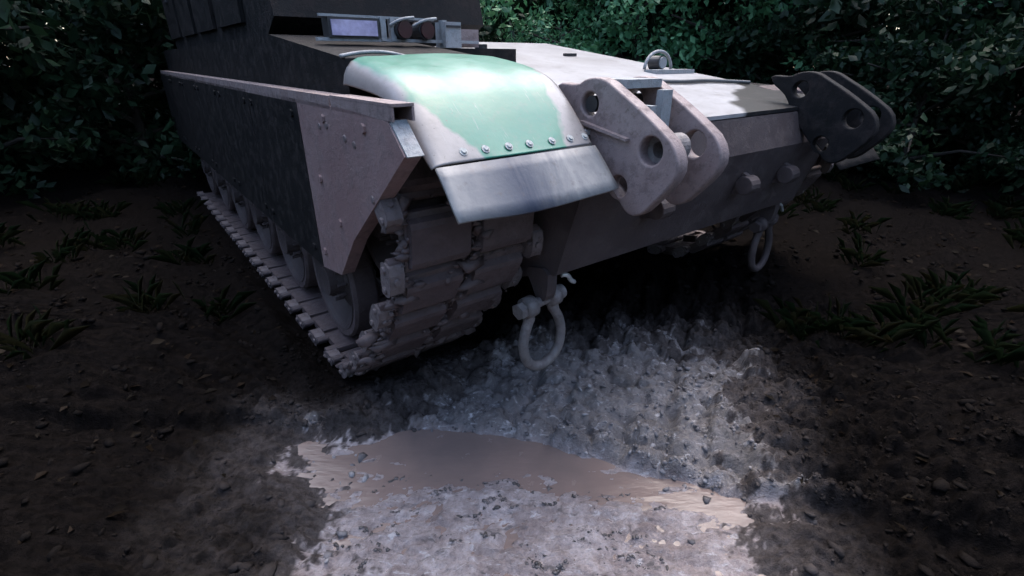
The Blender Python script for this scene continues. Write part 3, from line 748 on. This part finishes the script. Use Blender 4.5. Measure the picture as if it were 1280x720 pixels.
# ------------------------------------------------------------------ trees and shrubs
def leaf_cloud(name, centers, n, size, m, seed):
    rs = np.random.default_rng(seed)
    C = np.array([c[:3] for c in centers]); S = np.array([c[3] for c in centers])
    pr = S**2.2; pr /= pr.sum(); idx = rs.choice(len(C), n, p=pr)
    dirs = rs.normal(size=(n, 3)); dirs /= np.linalg.norm(dirs, axis=1)[:, None]
    rad = rs.random(n)**0.45
    P = C[idx]+dirs*rad[:, None]*S[idx][:, None]*np.array([1, 1, 0.72])
    # leaf blades: folded rhombs of four corners plus a mid rib
    a = rs.normal(size=(n, 3)); a[:, 2] -= 0.25; a /= np.linalg.norm(a, axis=1)[:, None]
    nrm = rs.normal(size=(n, 3))+np.array([0, 0, 1.0]); bb = np.cross(a, nrm); bb /= np.linalg.norm(bb, axis=1)[:, None]
    cc = np.cross(a, bb); s = size*rs.uniform(0.4, 1.5, n)[:, None]
    v = np.stack([P, P+a*s*0.55+bb*s*0.30+cc*s*0.08, P+a*s*1.1, P+a*s*0.55-bb*s*0.30+cc*s*0.08], 1).reshape(-1, 3)
    q = np.arange(4*n).reshape(-1, 4)
    f = np.concatenate([q[:, [0, 1, 2]], q[:, [0, 2, 3]]])
    me = np_mesh(name, v, f); me.materials.append(M[m]); return me
def make_tree(seed, h, spread, n, size, m, low=0.12):
    rs = random.Random(seed); bm = bmesh.new()
    top = h*0.92; tr = []
    x = y = 0
    for i in range(9):
        t = i/8; tr.append((x, y, t*top)); x += rs.gauss(0, 0.06)*h*0.12; y += rs.gauss(0, 0.06)*h*0.12
    tube(bm, tr, [0.035*h*(1-0.85*i/8)*0.55 for i in range(9)], 9)
    cl = []
    nb = 20
    for k in range(nb):
        t = low+(0.95-low)*k/(nb-1); i = int(t*8); p = Vector(tr[min(i, 8)]); p.z = t*top
        a = k*2.399+rs.uniform(-.4, .4); L = spread*(0.55+0.55*math.sin(math.pi*min(1, 0.25+0.72*t)))*rs.uniform(0.6, 1.1)
        e = p+Vector((math.cos(a)*L, math.sin(a)*L, L*rs.uniform(0.05, 0.5)))
        mid = p.lerp(e, 0.5)+Vector((0, 0, 0.08*L))
        tube(bm, [p, mid, e], [0.012*h*(1-0.6*t), 0.008*h*(1-0.6*t), 0.003*h], 6)
        for f, s in ((0.45, 0.42), (0.72, 0.46), (1.0, 0.40)):
            q = p.lerp(e, f)+Vector((rs.gauss(0, .12), rs.gauss(0, .12), rs.gauss(0, .10)))*L
            cl.append((q.x, q.y, q.z, s*spread*rs.uniform(0.35, 0.75)))
    trunk = mesh_of(bm, 'bark'); trunk.name = 'trunk'
    return trunk, leaf_cloud('crown', cl, n, size, m, seed)
PROTO = {'green': make_tree(1, 4.6, 1.9, 12000, 0.105, 'leaf', 0.03), 'dark': make_tree(2, 7.5, 2.2, 13000, 0.15, 'leaf_dark', 0.02), 'bush': make_tree(3, 2.2, 1.2, 6000, 0.07, 'leaf', 0.02), 'dbush': make_tree(4, 3.0, 1.7, 9000, 0.12, 'leaf_dark', 0.02)}
def plant(kind, x, y, rz, sc, name, label, cat, group):
    z = float(terrain(np.array([x]), np.array([y]))[0][0])
    t = bpy.data.objects.new(name, None); COL.objects.link(t); t.location = (x, y, z-0.03); t.rotation_euler = (0, 0, rz); t.scale = (sc, sc, sc)
    tag(t, label, cat, group)
    obj('trunk' if 'tree' in name else 'stem', PROTO[kind][0], None, t); obj('crown' if 'tree' in name else 'foliage', PROTO[kind][1], None, t)
rs = random.Random(21)
def where(what, a, cat):
    a = math.degrees(a)
    p = ('beyond the black side skirts' if a < -28 else 'behind the black superstructure' if a < 0 else 'behind the bright leafy trees' if a < 32 else 'past the far black mudguard')
    return what+' in the gloom '+p, cat, what+' group '+p
plant('green', 2.1, 9.3, 0.4, 1.0, 'leafy_tree', 'bright green leafy tree rising behind the pale front plate and hoop-guarded lamp', 'tree', None)
plant('green', 3.9, 9.6, 2.0, 1.05, 'leafy_tree', 'broad green leafy tree behind the far mudguard', 'tree', None)
plant('bush', 0.75, 8.6, 1.0, 1.0, 'leafy_bush', 'low green bush showing behind the equipment boxes', 'bush', None)
for k in range(22):
    a = R(-74+k*7)+rs.gauss(0, 0.03); r_ = 11.5+rs.uniform(-0.8, 1.2)
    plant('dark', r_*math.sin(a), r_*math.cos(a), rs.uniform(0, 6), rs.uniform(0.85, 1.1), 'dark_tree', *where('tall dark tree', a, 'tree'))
for x_, y_ in ((1.2, 12.6), (2.5, 12.4), (3.6, 12.7)):
    plant('dark', x_, y_, rs.uniform(0, 6), 1.0, 'dark_tree', *where('tall dark tree', math.atan2(x_, y_), 'tree'))
for k in range(18):
    a = R(-68+k*8)+rs.gauss(0, 0.03); r_ = 9.3+rs.uniform(-0.6, 0.6)
    if -4 < math.degrees(a) < 26: r_ += 1.7
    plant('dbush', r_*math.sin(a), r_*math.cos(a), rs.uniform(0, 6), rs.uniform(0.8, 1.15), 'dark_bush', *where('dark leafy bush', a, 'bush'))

# unseen trees added behind the viewer to keep out low sky light
for k in range(14):
    a = R(84+k*14.8)+rs.gauss(0, 0.04); r_ = 8.2+rs.uniform(-0.6, 1.2)
    plant('dark', r_*math.sin(a), r_*math.cos(a), rs.uniform(0, 6), rs.uniform(0.6, 0.8), 'dark_tree', 'unseen dark tree added behind the viewer to block low sky light', 'tree', 'added trees blocking low sky light')

# ------------------------------------------------------------------ litter and grass on the dark verges
def blades(name, n, pick, size, m, label, flat, seed):
    rs = np.random.default_rng(seed); P = np.array([pick(rs) for _ in range(n)]); z = terrain(P[:, 0], P[:, 1])[0]
    B0 = np.column_stack([P, z]); s = size*rs.uniform(0.4, 1.5, n)[:, None]; an = rs.uniform(0, 6.283, n)
    d = np.column_stack([np.cos(an), np.sin(an), rs.uniform(0.0, 0.25, n) if flat else rs.uniform(0.8, 2.5, n)]); d /= np.linalg.norm(d, axis=1)[:, None]
    sd = np.column_stack([-np.sin(an), np.cos(an), rs.normal(0, 0.3, n)]); wd = 0.28 if flat else 0.013
    drop = np.array([0, 0, -0.06 if flat else -0.35])
    v = np.stack([B0+[0, 0, 0.004], B0+d*s*0.5+sd*s*wd+[0, 0, 0.01], B0+d*s+drop*s, B0+d*s*0.5-sd*s*wd+[0, 0, 0.006]], 1).reshape(-1, 3)
    q = np.arange(4*n).reshape(-1, 4)
    return tag(obj(name, np_mesh(name, v, np.concatenate([q[:, [0, 1, 2]], q[:, [0, 2, 3]]])), m), label, kind='stuff')
def pick_verge(rs):
    while True:
        x = rs.uniform(-7, 7); y = rs.uniform(0.6, 8.5); l, b_ = to_tank(x, y)
        if abs(x) > 0.95+0.12*y and not (-0.2 < l < 3.65 and 0 < b_ < 7): return x, y
def pick_grass(rs, cl=[]):
    if not cl:
        while len(cl) < 190:
            p = pick_verge(rs)
            if math.hypot(*p) > 3.0: cl.append(p)
    c = cl[rs.integers(len(cl))]; return c[0]+rs.normal(0, 0.06), c[1]+rs.normal(0, 0.06)
blades('leaf_litter', 3600, pick_verge, 0.05, 'litter', 'dead brown leaves lying on the dark verges', True, 31)
blades('grass_tufts', 6500, pick_grass, 0.24, 'grass', 'dark grass tufts growing on the verges below the trees', False, 32)
